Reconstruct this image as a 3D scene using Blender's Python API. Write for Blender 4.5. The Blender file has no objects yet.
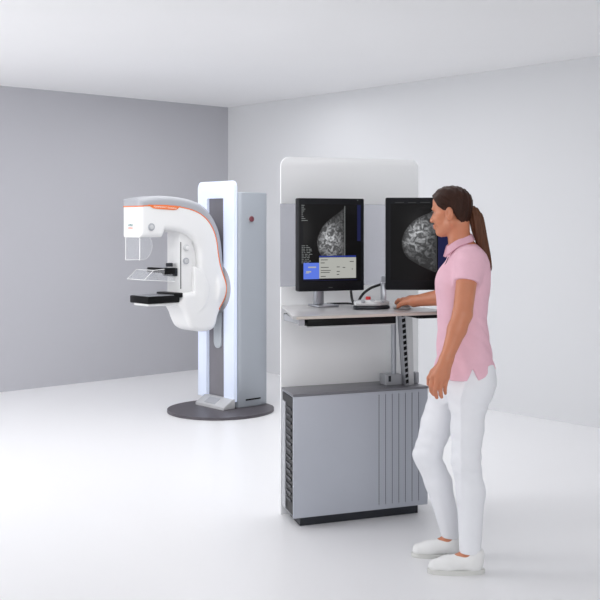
import bpy, bmesh, math, random
import numpy as np
from mathutils import Vector, Matrix
random.seed(4)
S = bpy.context.scene
COL = S.collection
F = 1025.0; HY = 225.0; CAMZ = 1.5
def W(px, py, Y):                      # a point at depth Y in metres, read off the photograph
    return np.array([(px-300)/F*Y, Y, CAMZ-(py-HY)/F*Y])
# ---------------------------------------------------------------- materials
def lin(c):
    return tuple(((x/255/12.92) if x/255 <= .04045 else ((x/255+.055)/1.055)**2.4) for x in c)+(1,)
def mat(name, rgb, rough=.5, metal=0, noise=0, nscale=40, bump=0, bscale=200, coat=0, trans=0, ior=1.45, emit=None, es=0, sss=0, stretch=None, alpha=1):
    m = bpy.data.materials.new(name); m.use_nodes = True
    nt = m.node_tree; b = nt.nodes['Principled BSDF']
    c = lin(rgb)
    b.inputs['Base Color'].default_value = c
    b.inputs['Roughness'].default_value = rough; b.inputs['Metallic'].default_value = metal
    b.inputs['Coat Weight'].default_value = coat
    b.inputs['Transmission Weight'].default_value = trans; b.inputs['IOR'].default_value = ior
    b.inputs['Alpha'].default_value = alpha
    if emit: b.inputs['Emission Color'].default_value = lin(emit); b.inputs['Emission Strength'].default_value = es
    if sss:
        b.inputs['Subsurface Weight'].default_value = sss; b.inputs['Subsurface Radius'].default_value = (.012, .005, .003); b.inputs['Subsurface Scale'].default_value = 1
    tc = nt.nodes.new('ShaderNodeTexCoord'); mp = nt.nodes.new('ShaderNodeMapping')
    nt.links.new(tc.outputs['Object'], mp.inputs[0])
    if stretch: mp.inputs['Scale'].default_value = stretch
    if noise:
        n = nt.nodes.new('ShaderNodeTexNoise'); n.inputs['Scale'].default_value = nscale; n.inputs['Detail'].default_value = 4
        nt.links.new(mp.outputs[0], n.inputs['Vector'])
        r = nt.nodes.new('ShaderNodeMix'); r.data_type = 'RGBA'
        r.inputs[6].default_value = tuple(max(0, x*(1-noise)) for x in c[:3])+(1,)
        r.inputs[7].default_value = tuple(min(1, x*(1+noise)) for x in c[:3])+(1,)
        nt.links.new(n.outputs['Fac'], r.inputs[0]); nt.links.new(r.outputs[2], b.inputs['Base Color'])
    if bump:
        n2 = nt.nodes.new('ShaderNodeTexNoise'); n2.inputs['Scale'].default_value = bscale; n2.inputs['Detail'].default_value = 3
        nt.links.new(mp.outputs[0], n2.inputs['Vector'])
        bp = nt.nodes.new('ShaderNodeBump'); bp.inputs['Strength'].default_value = bump; bp.inputs['Distance'].default_value = .002
        nt.links.new(n2.outputs['Fac'], bp.inputs['Height']); nt.links.new(bp.outputs[0], b.inputs['Normal'])
    return m
def emitmat(name, rgb, s, noise=False):
    m = bpy.data.materials.new(name); m.use_nodes = True; nt = m.node_tree
    b = nt.nodes['Principled BSDF']; b.inputs['Base Color'].default_value = (.01, .01, .01, 1); b.inputs['Roughness'].default_value = .5
    b.inputs['Specular IOR Level'].default_value = .1
    b.inputs['Emission Color'].default_value = lin(rgb); b.inputs['Emission Strength'].default_value = s
    return m
M = dict(
  wall=mat('wall_paint_shaded', (187, 187, 193), .85, noise=.015, nscale=1.5, bump=.05, bscale=300),  # left wall: darker copy, its shade is partly put into the colour
  wallr=mat('wall_paint_lit', (212, 213, 216), .85, noise=.012, nscale=1.5, bump=.05, bscale=300),  # right wall: lighter copy, the light on it partly in the colour
  ceil=mat('ceiling_paint', (245, 245, 246), .9, noise=.01, nscale=2),
  floor=mat('floor_resin', (240, 240, 242), .35, noise=.012, nscale=.8),
  white=mat('white_enamel', (238, 238, 238), .32, noise=.01, nscale=8, coat=.2),
  grey=mat('grey_plastic', (172, 174, 180), .4, noise=.015, nscale=10),
  orange=mat('orange_trim', (240, 122, 56), .4, noise=.02),
  column=mat('silver_grey_column', (176, 182, 190), .38, noise=.02, nscale=6, metal=.15),
  light=mat('frosted_light_panel', (214, 222, 238), .35, emit=(216, 226, 252), es=.30, noise=.01),
  rail=mat('dark_rail', (128, 126, 132), .45, noise=.04, nscale=20),
  railcov=mat('rail_strip', (190, 196, 202), .4, bump=.3, bscale=400),
  plate=mat('base_plate_dark', (84, 80, 86), .42, noise=.04, nscale=15),
  black=mat('black_plastic', (10, 10, 12), .4, noise=.08, nscale=30),
  bezel=mat('monitor_black', (17, 18, 23), .5, noise=.05, nscale=30),
  detop=mat('detector_grey_top', (150, 152, 158), .25, noise=.02),  # grey of the reflected background painted in as base colour
  steel=mat('brushed_steel', (172, 175, 182), .32, metal=.75, noise=.04, nscale=30, stretch=(1, 1, .1)),
  dsteel=mat('dark_steel', (48, 50, 56), .4, metal=.4, noise=.04),
  lgrey=mat('light_grey_metal', (205, 206, 208), .4, metal=.2, noise=.02),
  cab=mat('cabinet_grey_blue', (181, 185, 195), .45, metal=.15, noise=.02, nscale=8),
  cabtop=mat('cabinet_top_steel', (128, 128, 134), .35, metal=.5, noise=.05, nscale=30, stretch=(.2, 3, 1)),
  table=mat('table_laminate', (186, 185, 186), .28, metal=.1, noise=.04, nscale=14, stretch=(.4, 2, 1)),
  tedge=mat('table_edge', (198, 190, 182), .4, noise=.03),
  frost=mat('frosted_panel', (243, 244, 246), .45, noise=.01, nscale=3),
  skin=mat('skin', (200, 131, 100), .42, noise=.09, nscale=25, sss=.12, bump=.06, bscale=250),
  lip=mat('lips', (186, 108, 92), .4, noise=.04),
  hair=mat('brown_hair', (52, 30, 22), .55, noise=.55, nscale=70, bump=.25, bscale=90, stretch=(1, 1, .12)),
  pony=mat('ponytail_hair', (88, 56, 40), .48, noise=.4, nscale=90, bump=.5, bscale=110, stretch=(1.6, 1.6, .1)),
  pink=mat('pink_pique', (234, 188, 203), .85, noise=.03, nscale=60, bump=.35, bscale=500),
  collar=mat('pink_rib', (224, 177, 193), .85, noise=.03, nscale=60, bump=.3, bscale=600),
  dark=mat('placket_shade', (70, 45, 62), .8),  # shadow colour for the open shirt front
  jean=mat('white_denim', (236, 237, 242), .8, noise=.015, nscale=50, bump=.25, bscale=450),
  shoe=mat('white_leather', (235, 235, 235), .5, noise=.02),
  sole=mat('rubber_sole', (215, 215, 212), .7, noise=.03),
  eyew=mat('eye_white', (205, 192, 184), .3), iris=mat('iris_brown', (50, 30, 20), .15),
  red=mat('red_button', (200, 40, 45), .35, noise=.03), maroon=mat('dark_red_button', (120, 62, 72), .4),
  cable=mat('black_cable', (22, 22, 25), .5, noise=.05),
  teal=mat('teal_print', (20, 130, 130), .5), oprint=mat('orange_print', (236, 120, 60), .5), wprint=mat('white_print', (250, 240, 230), .5),
)
for k_ in ('hair', 'pony', 'bezel', 'black'): M[k_].node_tree.nodes['Principled BSDF'].inputs['Specular IOR Level'].default_value = .22
def glass(name, tint, gl=.12, rough=.03, diff=0, dcol=(220, 224, 230), fixed=0):
    m = bpy.data.materials.new(name); m.use_nodes = True; nt = m.node_tree; n = nt.nodes; n.remove(n['Principled BSDF'])
    out = n['Material Output']; t = n.new('ShaderNodeBsdfTransparent'); t.inputs[0].default_value = tint+(1,)
    g = n.new('ShaderNodeBsdfGlossy'); g.inputs['Roughness'].default_value = rough
    fr = n.new('ShaderNodeLayerWeight'); fr.inputs[0].default_value = gl
    mx = n.new('ShaderNodeMixShader'); nt.links.new(fr.outputs['Fresnel'], mx.inputs[0])
    if fixed: nt.links.remove(mx.inputs[0].links[0]); mx.inputs[0].default_value = fixed
    nt.links.new(t.outputs[0], mx.inputs[1]); nt.links.new(g.outputs[0], mx.inputs[2])
    last = mx
    if diff:
        d = n.new('ShaderNodeBsdfDiffuse'); d.inputs[0].default_value = lin(dcol)
        tx = n.new('ShaderNodeTexNoise'); tx.inputs['Scale'].default_value = 2
        m2 = n.new('ShaderNodeMixShader'); m2.inputs[0].default_value = diff
        nt.links.new(mx.outputs[0], m2.inputs[1]); nt.links.new(d.outputs[0], m2.inputs[2]); last = m2
    nt.links.new(last.outputs[0], out.inputs[0]); return m
M['clear'] = glass('clear_acrylic', (.975, .98, .985), .12, .04, .10, (244, 245, 248), .05)
M['tint'] = glass('tinted_lead_glass', (.84, .84, .86), .1, .05, .10, (200, 202, 208))
# ---------------------------------------------------------------- object helpers
def link(name, me, m, parent=None, smooth=True):
    o = bpy.data.objects.new(name, me); COL.objects.link(o)
    for mm in (m if isinstance(m, (list, tuple)) else [m]): me.materials.append(mm)
    if parent: o.parent = parent
    return o
def obj(name, bm, m, parent=None, smooth=True, ang=40):
    me = bpy.data.meshes.new(name)
    bmesh.ops.recalc_face_normals(bm, faces=bm.faces); bm.to_mesh(me); bm.free()
    if smooth:
        me.polygons.foreach_set('use_smooth', [True]*len(me.polygons))
        me.set_sharp_from_angle(angle=math.radians(ang))
    return link(name, me, m, parent)
def empty(name, loc, rz, label, cat, group=None):
    o = bpy.data.objects.new(name, None); COL.objects.link(o); o.empty_display_size = .1
    o.location = loc; o.rotation_euler = (0, 0, rz); o['label'] = label; o['category'] = cat
    if group: o['group'] = group
    return o
def box(bm, x0, x1, y0, y1, z0, z1, bev=0, seg=2):
    r = bmesh.ops.create_cube(bm, size=1)
    for v in r['verts']: v.co = Vector(((x0+x1)/2+v.co.x*(x1-x0), (y0+y1)/2+v.co.y*(y1-y0), (z0+z1)/2+v.co.z*(z1-z0)))
    if bev:
        es = list({e for v in r['verts'] for e in v.link_edges})
        bmesh.ops.bevel(bm, geom=es, offset=bev, segments=seg, affect='EDGES', profile=.5)
def prism(bm, pts, axis, a0, a1, bev=0, seg=2):   # pts 2D; axis: the extrusion axis (0 x: pts are y,z; 1 y: pts x,z; 2 z: pts x,y)
    def mk(p, a): return {0: (a, p[0], p[1]), 1: (p[0], a, p[1]), 2: (p[0], p[1], a)}[axis]
    A = [bm.verts.new(mk(p, a0)) for p in pts]; B = [bm.verts.new(mk(p, a1)) for p in pts]
    fs = [bm.faces.new(A), bm.faces.new(B[::-1])]
    n = len(pts)
    for i in range(n): fs.append(bm.faces.new((A[i], B[i], B[(i+1) % n], A[(i+1) % n])))
    if bev:
        es = [e for f in fs[:2] for e in f.edges]
        bmesh.ops.bevel(bm, geom=list(set(es)), offset=bev, segments=seg, affect='EDGES', profile=.5)
def cyl(bm, c, axis, r, h, n=28, bev=0, r2=None):
    """cylinder centred at c along axis vector"""
    ax = Vector(axis).normalized(); rot = Vector((0, 0, 1)).rotation_difference(ax).to_matrix().to_4x4()
    q = bmesh.ops.create_cone(bm, cap_ends=True, segments=n, radius1=r, radius2=r if r2 is None else r2, depth=h, matrix=Matrix.Translation(c) @ rot)
    if bev:
        es = [e for e in {e for v in q['verts'] for e in v.link_edges} if len(e.link_faces) == 2 and any(len(f.verts) > 4 for f in e.link_faces)]
        bmesh.ops.bevel(bm, geom=es, offset=bev, segments=3, affect='EDGES', profile=.5)
def spl(pts, n=8):
    P = [np.array(p, float) for p in pts]; P = [2*P[0]-P[1]]+P+[2*P[-1]-P[-2]]; out = []
    for i in range(1, len(P)-2):
        a, b, c, d = P[i-1:i+3]
        for t in np.linspace(0, 1, n, endpoint=False):
            out.append(.5*((2*b)+(c-a)*t+(2*a-5*b+4*c-d)*t*t+(3*b-a-3*c+d)*t**3))
    out.append(P[-2]); return out
def tube(bm, pts, r, n=12):
    pts = [Vector(p) for p in pts]; rings = []
    prev = None
    for i, p in enumerate(pts):
        t = (pts[min(i+1, len(pts)-1)]-pts[max(i-1, 0)]).normalized()
        u = prev if prev is not None else (Vector((0, 0, 1)) if abs(t.z) < .9 else Vector((1, 0, 0)))
        u = (u-t*u.dot(t)).normalized(); prev = u; w = t.cross(u)
        rr = r[i] if isinstance(r, (list, tuple)) else r
        rings.append([bm.verts.new(p+(u*math.cos(2*math.pi*k/n)+w*math.sin(2*math.pi*k/n))*rr) for k in range(n)])
    for a, b in zip(rings, rings[1:]):
        for k in range(n): bm.faces.new((a[k], a[(k+1) % n], b[(k+1) % n], b[k]))
    bm.faces.new(rings[0][::-1]); bm.faces.new(rings[-1])
def rrect(x0, x1, y0, y1, r, n=6, corners=(1, 1, 1, 1)):   # corners: bl, br, tr, tl
    out = []
    for (cx, cy, a0, on) in ((x0+r, y0+r, 180, corners[0]), (x1-r, y0+r, 270, corners[1]), (x1-r, y1-r, 0, corners[2]), (x0+r, y1-r, 90, corners[3])):
        if on:
            for k in range(n+1):
                a = math.radians(a0+90*k/n); out.append((cx+r*math.cos(a), cy+r*math.sin(a)))
        else:
            out.append((x0 if a0 in (180, 90) else x1, y0 if a0 in (180, 270) else y1))
    return out
def text(name, s, size, mtx, m, parent, depth=.0006):
    cu = bpy.data.curves.new(name, 'FONT'); cu.body = s; cu.size = size; cu.extrude = depth; cu.align_x = 'CENTER'; cu.align_y = 'CENTER'
    o = bpy.data.objects.new(name, cu); COL.objects.link(o)
    bpy.context.view_layer.update()
    me = bpy.data.meshes.new_from_object(o.evaluated_get(bpy.context.evaluated_depsgraph_get()))
    bpy.data.objects.remove(o); bpy.data.curves.remove(cu)
    me.name = name; me.transform(mtx); me.materials.clear()
    return link(name, me, m, parent)
# ---------------------------------------------------------------- distance fields -> smooth meshes
def smin(a, b, k):
    if k <= 0: return np.minimum(a, b)
    h = np.maximum(k-np.abs(a-b), 0)/k
    return np.minimum(a, b)-h*h*k*.25
class Field:
    def __init__(s, lo, hi, h):
        s.lo = np.array(lo, float); s.h = h; s.n = np.ceil((np.array(hi)-s.lo)/h).astype(int)+1
        s.a = np.full(s.n, 1., np.float32)
    def sl(s, lo, hi):
        i0 = np.maximum(np.floor((np.array(lo)-s.lo)/s.h).astype(int), 0); i1 = np.minimum(np.ceil((np.array(hi)-s.lo)/s.h).astype(int)+1, s.n)
        g = [(s.lo[k]+s.h*np.arange(i0[k], i1[k])).astype(np.float32) for k in range(3)]
        return tuple(slice(i0[k], i1[k]) for k in range(3)), g[0][:, None, None], g[1][None, :, None], g[2][None, None, :]
    def add(s, fn, lo, hi, k=.01, mode=1):
        sl, x, y, z = s.sl(lo, hi)
        d = fn(x, y, z)
        s.a[sl] = smin(s.a[sl], d, k) if mode == 1 else -smin(-s.a[sl], d, k)
    def cone(s, p, q, r1, r2, k=.01, mode=1):
        p = np.array(p, float); q = np.array(q, float); m = max(r1, r2)+k+3*s.h
        L = float(((q-p)**2).sum())
        def fn(x, y, z):
            t = np.clip(((x-p[0])*(q[0]-p[0])+(y-p[1])*(q[1]-p[1])+(z-p[2])*(q[2]-p[2]))/max(L, 1e-9), 0, 1)
            return np.sqrt((x-p[0]-t*(q[0]-p[0]))**2+(y-p[1]-t*(q[1]-p[1]))**2+(z-p[2]-t*(q[2]-p[2]))**2)-(r1+(r2-r1)*t)
        s.add(fn, np.minimum(p, q)-m, np.maximum(p, q)+m, k, mode)
    def chain(s, pts, rs, k=.01):
        for i in range(len(pts)-1): s.cone(pts[i], pts[i+1], rs[i], rs[i+1], k)
    def ell(s, c, r, R=None, k=.01, mode=1):
        c = np.array(c, float); r = np.array(r, float); R = np.eye(3) if R is None else R   # rows of R: local axes
        m = r.max()+k+3*s.h
        def fn(x, y, z):
            dx, dy, dz = x-c[0], y-c[1], z-c[2]
            l = [R[i, 0]*dx+R[i, 1]*dy+R[i, 2]*dz for i in range(3)]
            k0 = np.sqrt(sum((l[i]/r[i])**2 for i in range(3))); k1 = np.sqrt(sum((l[i]/r[i]**2)**2 for i in range(3)))+1e-6
            return k0*(k0-1)/k1
        s.add(fn, c-m, c+m, k, mode)
    def mesh(s, name, origin=(0, 0, 0), sm=0):
        A = s.a; n = np.array(A.shape); c = n-1
        neg = A < 0
        cnt = np.zeros(c, np.int8)
        offs = [(i, j, k) for i in (0, 1) for j in (0, 1) for k in (0, 1)]
        for o in offs: cnt += neg[o[0]:o[0]+c[0], o[1]:o[1]+c[1], o[2]:o[2]+c[2]]
        idx = np.argwhere((cnt > 0) & (cnt < 8))
        vals = np.stack([A[idx[:, 0]+o[0], idx[:, 1]+o[1], idx[:, 2]+o[2]] for o in offs], 1).astype(np.float64)
        acc = np.zeros((len(idx), 3)); num = np.zeros(len(idx))
        for a in range(8):
            for b in range(a+1, 8):
                if sum(abs(offs[a][k]-offs[b][k]) for k in range(3)) != 1: continue
                va, vb = vals[:, a], vals[:, b]; m = (va < 0) != (vb < 0)
                t = np.where(m, va/np.where(m, va-vb, 1), 0)
                p = np.array(offs[a])[None]+t[:, None]*(np.array(offs[b])-np.array(offs[a]))[None]
                acc += np.where(m[:, None], p, 0); num += m
        P = s.lo+s.h*(idx+acc/num[:, None])
        vid = np.full(c, -1, np.int64); vid[idx[:, 0], idx[:, 1], idx[:, 2]] = np.arange(len(idx))
        quads = []
        for ax in range(3):
            sa = [slice(None)]*3; sb = [slice(None)]*3; sa[ax] = slice(0, -1); sb[ax] = slice(1, None)
            na = neg[tuple(sa)]; nb = neg[tuple(sb)]
            e = np.argwhere(na != nb); b, d = [(1, 2), (2, 0), (0, 1)][ax]
            ok = (e[:, b] > 0) & (e[:, d] > 0) & (e[:, b] < c[b]) & (e[:, d] < c[d]); e = e[ok]
            flip = na[e[:, 0], e[:, 1], e[:, 2]]
            def g(ob, od):
                f = e.copy(); f[:, b] -= ob; f[:, d] -= od; return vid[f[:, 0], f[:, 1], f[:, 2]]
            q = np.stack([g(1, 1), g(0, 1), g(0, 0), g(1, 0)], 1)
            q[~flip] = q[~flip][:, ::-1]; quads.append(q)
        Q = np.concatenate(quads)
        for _ in range(sm):
            Sx = np.zeros_like(P); N = np.zeros(len(P))
            for i in range(4):
                np.add.at(Sx, Q[:, i], P[Q[:, (i+1) % 4]]); np.add.at(N, Q[:, i], 1)
            P = .5*P+.5*Sx/np.maximum(N, 1)[:, None]
        P = P-np.array(origin)
        me = bpy.data.meshes.new(name)
        me.vertices.add(len(P)); me.vertices.foreach_set('co', P.astype(np.float32).ravel())
        me.loops.add(4*len(Q)); me.loops.foreach_set('vertex_index', Q.ravel().astype(np.int32))
        me.polygons.add(len(Q)); me.polygons.foreach_set('loop_start', np.arange(0, 4*len(Q), 4, dtype=np.int32))
        me.update(calc_edges=True); me.validate()
        me.polygons.foreach_set('use_smooth', [True]*len(me.polygons))
        return me
def sdpoly(pts, x, y):
    pts = np.array(pts, float); d = np.full(np.broadcast(x, y).shape, 1e9); sgn = np.ones(d.shape)
    for i in range(len(pts)):
        a = pts[i]; b = pts[i-1]; e = b-a; wx, wy = x-a[0], y-a[1]
        t = np.clip((wx*e[0]+wy*e[1])/max(e@e, 1e-12), 0, 1)
        d = np.minimum(d, (wx-e[0]*t)**2+(wy-e[1]*t)**2)
        c1 = y >= a[1]; c2 = y < b[1]; c3 = e[0]*wy > e[1]*wx
        fl = (c1 & c2 & c3) | (~c1 & ~c2 & ~c3); sgn = np.where(fl, -sgn, sgn)
    return (sgn*np.sqrt(d)).astype(np.float32)
def extr(d2, w, h, r):
    a = d2+r; b = np.abs(w)-(h-r)
    return np.minimum(np.maximum(a, b), 0)+np.hypot(np.maximum(a, 0), np.maximum(b, 0))-r
# ================================================================ SETTING
Cn = np.array([-.766, 10.904]); dL = np.array([-.747, -.665]); dR = np.array([.665, -.747])
CEIL = 2.75
def wall(name, d, n, L, m):
    bm = bmesh.new(); a = Cn; b = Cn+d*L; t = -n*.12
    pts = [tuple(a), tuple(b), tuple(b+t), tuple(a+t)]
    prism(bm, pts, 2, -.1, CEIL+.1); o = obj(name, bm, m, smooth=False); o['kind'] = 'structure'
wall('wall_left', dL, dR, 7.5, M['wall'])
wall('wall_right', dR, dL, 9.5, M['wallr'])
bm = bmesh.new(); prism(bm, [tuple(Cn+(.2, .3)), tuple(Cn+dL*9), tuple(Cn+dL*9+dR*11), tuple(Cn+dR*11)], 2, -.1, 0)
o = obj('floor', bm, M['floor'], smooth=False); o['kind'] = 'structure'
bm = bmesh.new(); prism(bm, [tuple(Cn), tuple(Cn+dL*7.5), tuple(Cn+dL*7.5+dR*7), tuple(Cn+dL*5+dR*9.5), tuple(Cn+dR*9.5)], 2, CEIL, CEIL+.1)
o = obj('ceiling', bm, M['ceil'], smooth=False); o['kind'] = 'structure'
# ================================================================ MAMMOGRAPHY MACHINE
OM = np.array([-.684, 8.445]); TH = math.atan2(-.747, .665)
mach = empty('mammography_machine', (OM[0], OM[1], 0), TH, 'white and grey mammography unit with orange trim on a dark round base plate', 'x-ray machine')
def mv(px, py, u):
    a = (px-300)/F
    v = (a*(OM[1]-.747*u)-OM[0]-.665*u)/(.747-.665*a)
    Y = OM[1]-.747*u+.665*v
    return (v, CAMZ-(py-HY)/F*Y)
def muz(px, py, v):                     # on a plane facing the front
    a = (px-300)/F
    u = (a*(OM[1]+.665*v)-OM[0]-.747*v)/(.665+.747*a)
    return (u, CAMZ-(py-HY)/F*(OM[1]-.747*u+.665*v))
# base plate
bp = []
for k in range(72):
    a = 2*math.pi*k/72; ca, sa = math.cos(a), math.sin(a); n = 2.05
    x = .15+.42*abs(ca)**(2/n)*(1 if ca > 0 else -1); y = -.075+.43*abs(sa)**(2/n)*(1 if sa > 0 else -1)
    bp.append((x, min(y, .335)))
bm = bmesh.new(); prism(bm, bp, 2, 0, .022, .006); obj('base_plate', bm, M['plate'], mach)
# column
CT = 1.765
bm = bmesh.new(); prism(bm, [(-.215, .015), (.240, .015), (.258, .03), (.266, .06), (.266, .22), (.258, .31), (.235, .335), (-.20, .335), (-.228, .31), (-.236, .22), (-.236, .06), (-.23, .03)], 2, .022, CT, .008)
col = obj('column', bm, M['column'], mach, ang=50)
bm = bmesh.new(); cyl(bm, (.270, .14, 1.5-(219-225)/F*8.33), (1, 0, 0), .03, .014, 28, .004); eb = obj('button_ring', bm, M['grey'], col)
bm = bmesh.new(); cyl(bm, (.279, .14, 1.5-(219-225)/F*8.33), (1, 0, 0), .023, .02, 28, .006); obj('emergency_button', bm, M['maroon'], col)
bm = bmesh.new(); box(bm, .2645, .2685, .09, .245, .075, .088, .001); obj('vent_slot', bm, M['black'], col)
# glowing frame round the rail
ZT = 1.858; ZB = .075
outer = rrect(-.236, .252, ZB, ZT, .045, 8, (0, 0, 1, 1)); inner = [(-.115, ZB), (.105, ZB), (.105, ZT-.135), (-.115, ZT-.135)]
bm = bmesh.new()
loop = [(-.236, ZB), (-.112, ZB), (-.112, ZT-.135), (.118, ZT-.135), (.118, ZB), (.252, ZB)]+[p for p in outer if p[1] > ZB+.01]
prism(bm, loop, 1, -.022, .014, .005); obj('light_frame', bm, M['light'], mach)
bm = bmesh.new(); box(bm, -.111, .117, .004, .02, .03, ZT-.137); rail = obj('rail', bm, M['rail'], mach)
u0, z0 = muz(213, 347.5, -.01); u1, _ = muz(222, 347.5, -.01)
bm = bmesh.new(); prism(bm, rrect(-.035, .065, z0, 1.02, .048, 8), 1, -.008, .006, .002); obj('rail_strip', bm, M['railcov'], rail)
# foot console
bm = bmesh.new(); prism(bm, [(-.13, .022), (-.01, .022), (-.01, .098), (-.04, .098), (-.13, .042)], 0, -.125, .258, .008)
con = obj('foot_console', bm, M['lgrey'], mach)
bm = bmesh.new(); mt = Matrix.Translation((0.05, -.085, .071)) @ Matrix.Rotation(math.radians(32), 4, 'X')
box(bm, -.07, .07, -.035, .035, -.002, .004, .001); bm.transform(mt); obj('display', bm, M['grey'], con)
# C-arm
U = .13
op = [mv(x, y, U) for x, y in spl([(140, 198.8), (152, 196.8), (163, 196), (180, 197.5), (195, 201), (205, 206.5), (213, 216), (219, 228), (222, 240), (223.5, 252), (224.3, 262), (226.5, 275), (227.3, 288), (226, 300), (221.5, 310), (219, 317), (217.5, 324), (214, 329.5), (207, 331.8), (199, 331.5), (192, 328), (188, 321), (185.5, 314), (182.5, 308)], 5)]
ip = [mv(182, 294, U)]+[mv(x, y, U) for x, y in spl([(199, 291), (200.5, 278), (200, 262), (199, 250), (195, 241), (188, 234.5), (178, 231), (166.5, 230)], 5)]+[mv(163.5, 237.2, U), mv(140, 237.8, U)]
poly = op+ip
orc = [mv(x, y, U) for x, y in spl([(112, 207.3), (125, 206.7), (143, 206), (152, 205.5), (165, 205.5), (180, 207), (195, 211), (206, 218.5), (213, 229), (216.5, 240), (218.2, 253), (220, 264), (223.3, 276), (224.3, 288), (223.3, 300), (219.5, 309)], 5)]+[mv(240, 314, U), mv(240, 350, U), mv(100, 350, U), mv(100, 208, U)]
fa = Field((-.17, -.90, .60), (.19, .06, 1.78), .005)
def body(x, y, z):
    d2 = sdpoly(poly, y, z); return extr(d2, x, U, .04)+0*x
fa.add(body, (-.2, -.9, .5), (.2, .1, 1.8), 0)
dv, dz = mv(188, 291, U); vl = mv(194.5, 291, U)[0]
fa.add(lambda x, y, z: np.maximum(extr(np.hypot(y-dv, z-dz)-.205, x-.07, .056+.014*np.clip((y-vl)/.09, 0, 1), .008)+0*x, vl+.006-y), (-.2, -.9, .5), (.2, .1, 1.8), .006)
# support under the detector
fa.add(lambda x, y, z: extr(np.maximum(np.abs(y+.54)-.2, np.abs(z-.885)-.018+np.clip(-(y+.45), 0, .3)*.02), x, .105, .012)+0*x, (-.2, -.9, .5), (.2, .1, 1.8), .03)
# neck joining the arm to the hub
fa.add(lambda x, y, z: extr(np.hypot(x, z-.985)-.16, y+.05, .05, .015), (-.2, -.9, .5), (.2, .1, 1.8), .03)
full = fa.a.copy()
arm = link('c_arm', fa.mesh('c_arm', sm=2), M['white'], mach)
sl, x, y, z = fa.sl((-1, -1, 0), (1, 1, 3))
din = sdpoly(orc, y, z)
fa.a = np.maximum(full-.0025, -din+0*x)
link('rear_shell', fa.mesh('rear_shell', sm=2), M['grey'], arm)
fa.a = np.maximum(full-.0045, np.abs(din)-.0052+0*x)
link('trim_stripe', fa.mesh('trim_stripe', sm=1), M['orange'], arm)
bm = bmesh.new(); prism(bm, [mv(*p, U) for p in ((147.5, 204.6), (180.5, 206.3), (176.5, 209.6), (173, 210), (157, 208.9), (153, 208.2))], 0, U-.005, U+.005, .001)
tab = obj('name_tab', bm, M['orange'], arm)
v, z = mv(165, 207.4, U); ROTU = Matrix(((0, 0, 1, 0), (1, 0, 0, 0), (0, 1, 0, 0), (0, 0, 0, 1)))
tilt = math.atan2(mv(176, 208.2, U)[1]-mv(154, 206.7, U)[1], mv(176, 207, U)[0]-mv(154, 206, U)[0])
text('lettering', 'MAMMOMAT Revelation', .0205, Matrix.Translation((U+.0052, v, z)) @ ROTU @ Matrix.Rotation(tilt, 4, 'Z'), M['wprint'], tab)
vf = -.838
ROTF = Matrix(((1, 0, 0, 0), (0, 0, -1, 0), (0, 1, 0, 0), (0, 0, 0, 1)))
for s, py, m, sz in (('SIEMENS', 225.2, M['teal'], .0165), ('Healthineers', 228, M['oprint'], .0125)):
    u, z = muz(130.5, py, vf); text('lettering', s, sz, Matrix.Translation((u, vf-.0008, z)) @ ROTF, m, arm)
def knob(name, px, py, u, r, m, h=.012, m2=None):
    v, z = mv(px, py, u); bm = bmesh.new(); cyl(bm, (u+h/2-.002, v, z), (1, 0, 0), r, h, 28, .003); k = obj(name, bm, m, arm)
    if m2:
        bm = bmesh.new(); cyl(bm, (u+h, v, z), (1, 0, 0), r*.6, .006, 24, .002); obj('knob_cap', bm, m2, k)
knob('control_knob', 151.2, 227, U, .029, M['grey'], .010, M['lgrey'])
# pivot hub behind the arm
bm = bmesh.new(); cyl(bm, (0, -.012, .985), (0, 1, 0), .214, .022, 48, .006); obj('pivot_hub', bm, M['grey'], mach)
# compression tower
tw = .085
tp = [mv(179.3, 300, tw), mv(179.3, 231.8, tw)]+[mv(x, y, tw) for x, y in ((186, 233), (190, 236), (192, 240))]+[mv(192.5, 300, tw)]
vt0 = mv(179.3, 260, tw)[0]; zt = mv(179.3, 231.8, tw)[1]
bm = bmesh.new(); prism(bm, [(p[0], max(p[1], .90)) for p in tp], 0, -tw, tw, .006)
tower = obj('compression_tower', bm, M['white'], mach, ang=35)
bm = bmesh.new(); box(bm, tw-.002, tw+.0016, vt0+.010, vt0+.017, mv(180, 289, tw)[1], mv(180, 242, tw)[1]); obj('guide_slot', bm, M['black'], tower)
for px, py, m in ((186, 247.8, M['lgrey']), (185.6, 261, M['grey'])):
    v, z = mv(px, py, tw); bm = bmesh.new(); cyl(bm, (tw+.006, v, z), (1, 0, 0), .026, .016, 28, .004); kk = obj('tower_knob', bm, m, tower)
    bm = bmesh.new(); cyl(bm, (tw+.016, v+(.006 if py < 250 else 0), z), (1, 0, 0), .017, .01, 24, .003); obj('knob_cap', bm, M['white'] if py < 250 else M['lgrey'], kk)
# arm link between the tower and C-arm
bm = bmesh.new(); box(bm, -.07, .07, mv(190, 260, tw)[0], mv(203, 260, tw)[0], .92, 1.36, .01); obj('tower_bracket', bm, M['white'], tower)
# detector
vf = -.757; vb = mv(180, 300, U)[0]
bm = bmesh.new(); prism(bm, rrect(vf, vb, .892, .95, .008, 3), 0, -.128, .128, .006); det = obj('detector', bm, M['black'], mach)
bm = bmesh.new(); box(bm, -.118, .118, vf+.012, vb-.03, .948, .953, .001); obj('detector_top', bm, M['detop'], det)
bm = bmesh.new(); box(bm, -.128, .128, vb-.05, vb+.03, .93, .967, .006); obj('rear_lip', bm, M['black'], det)
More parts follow.
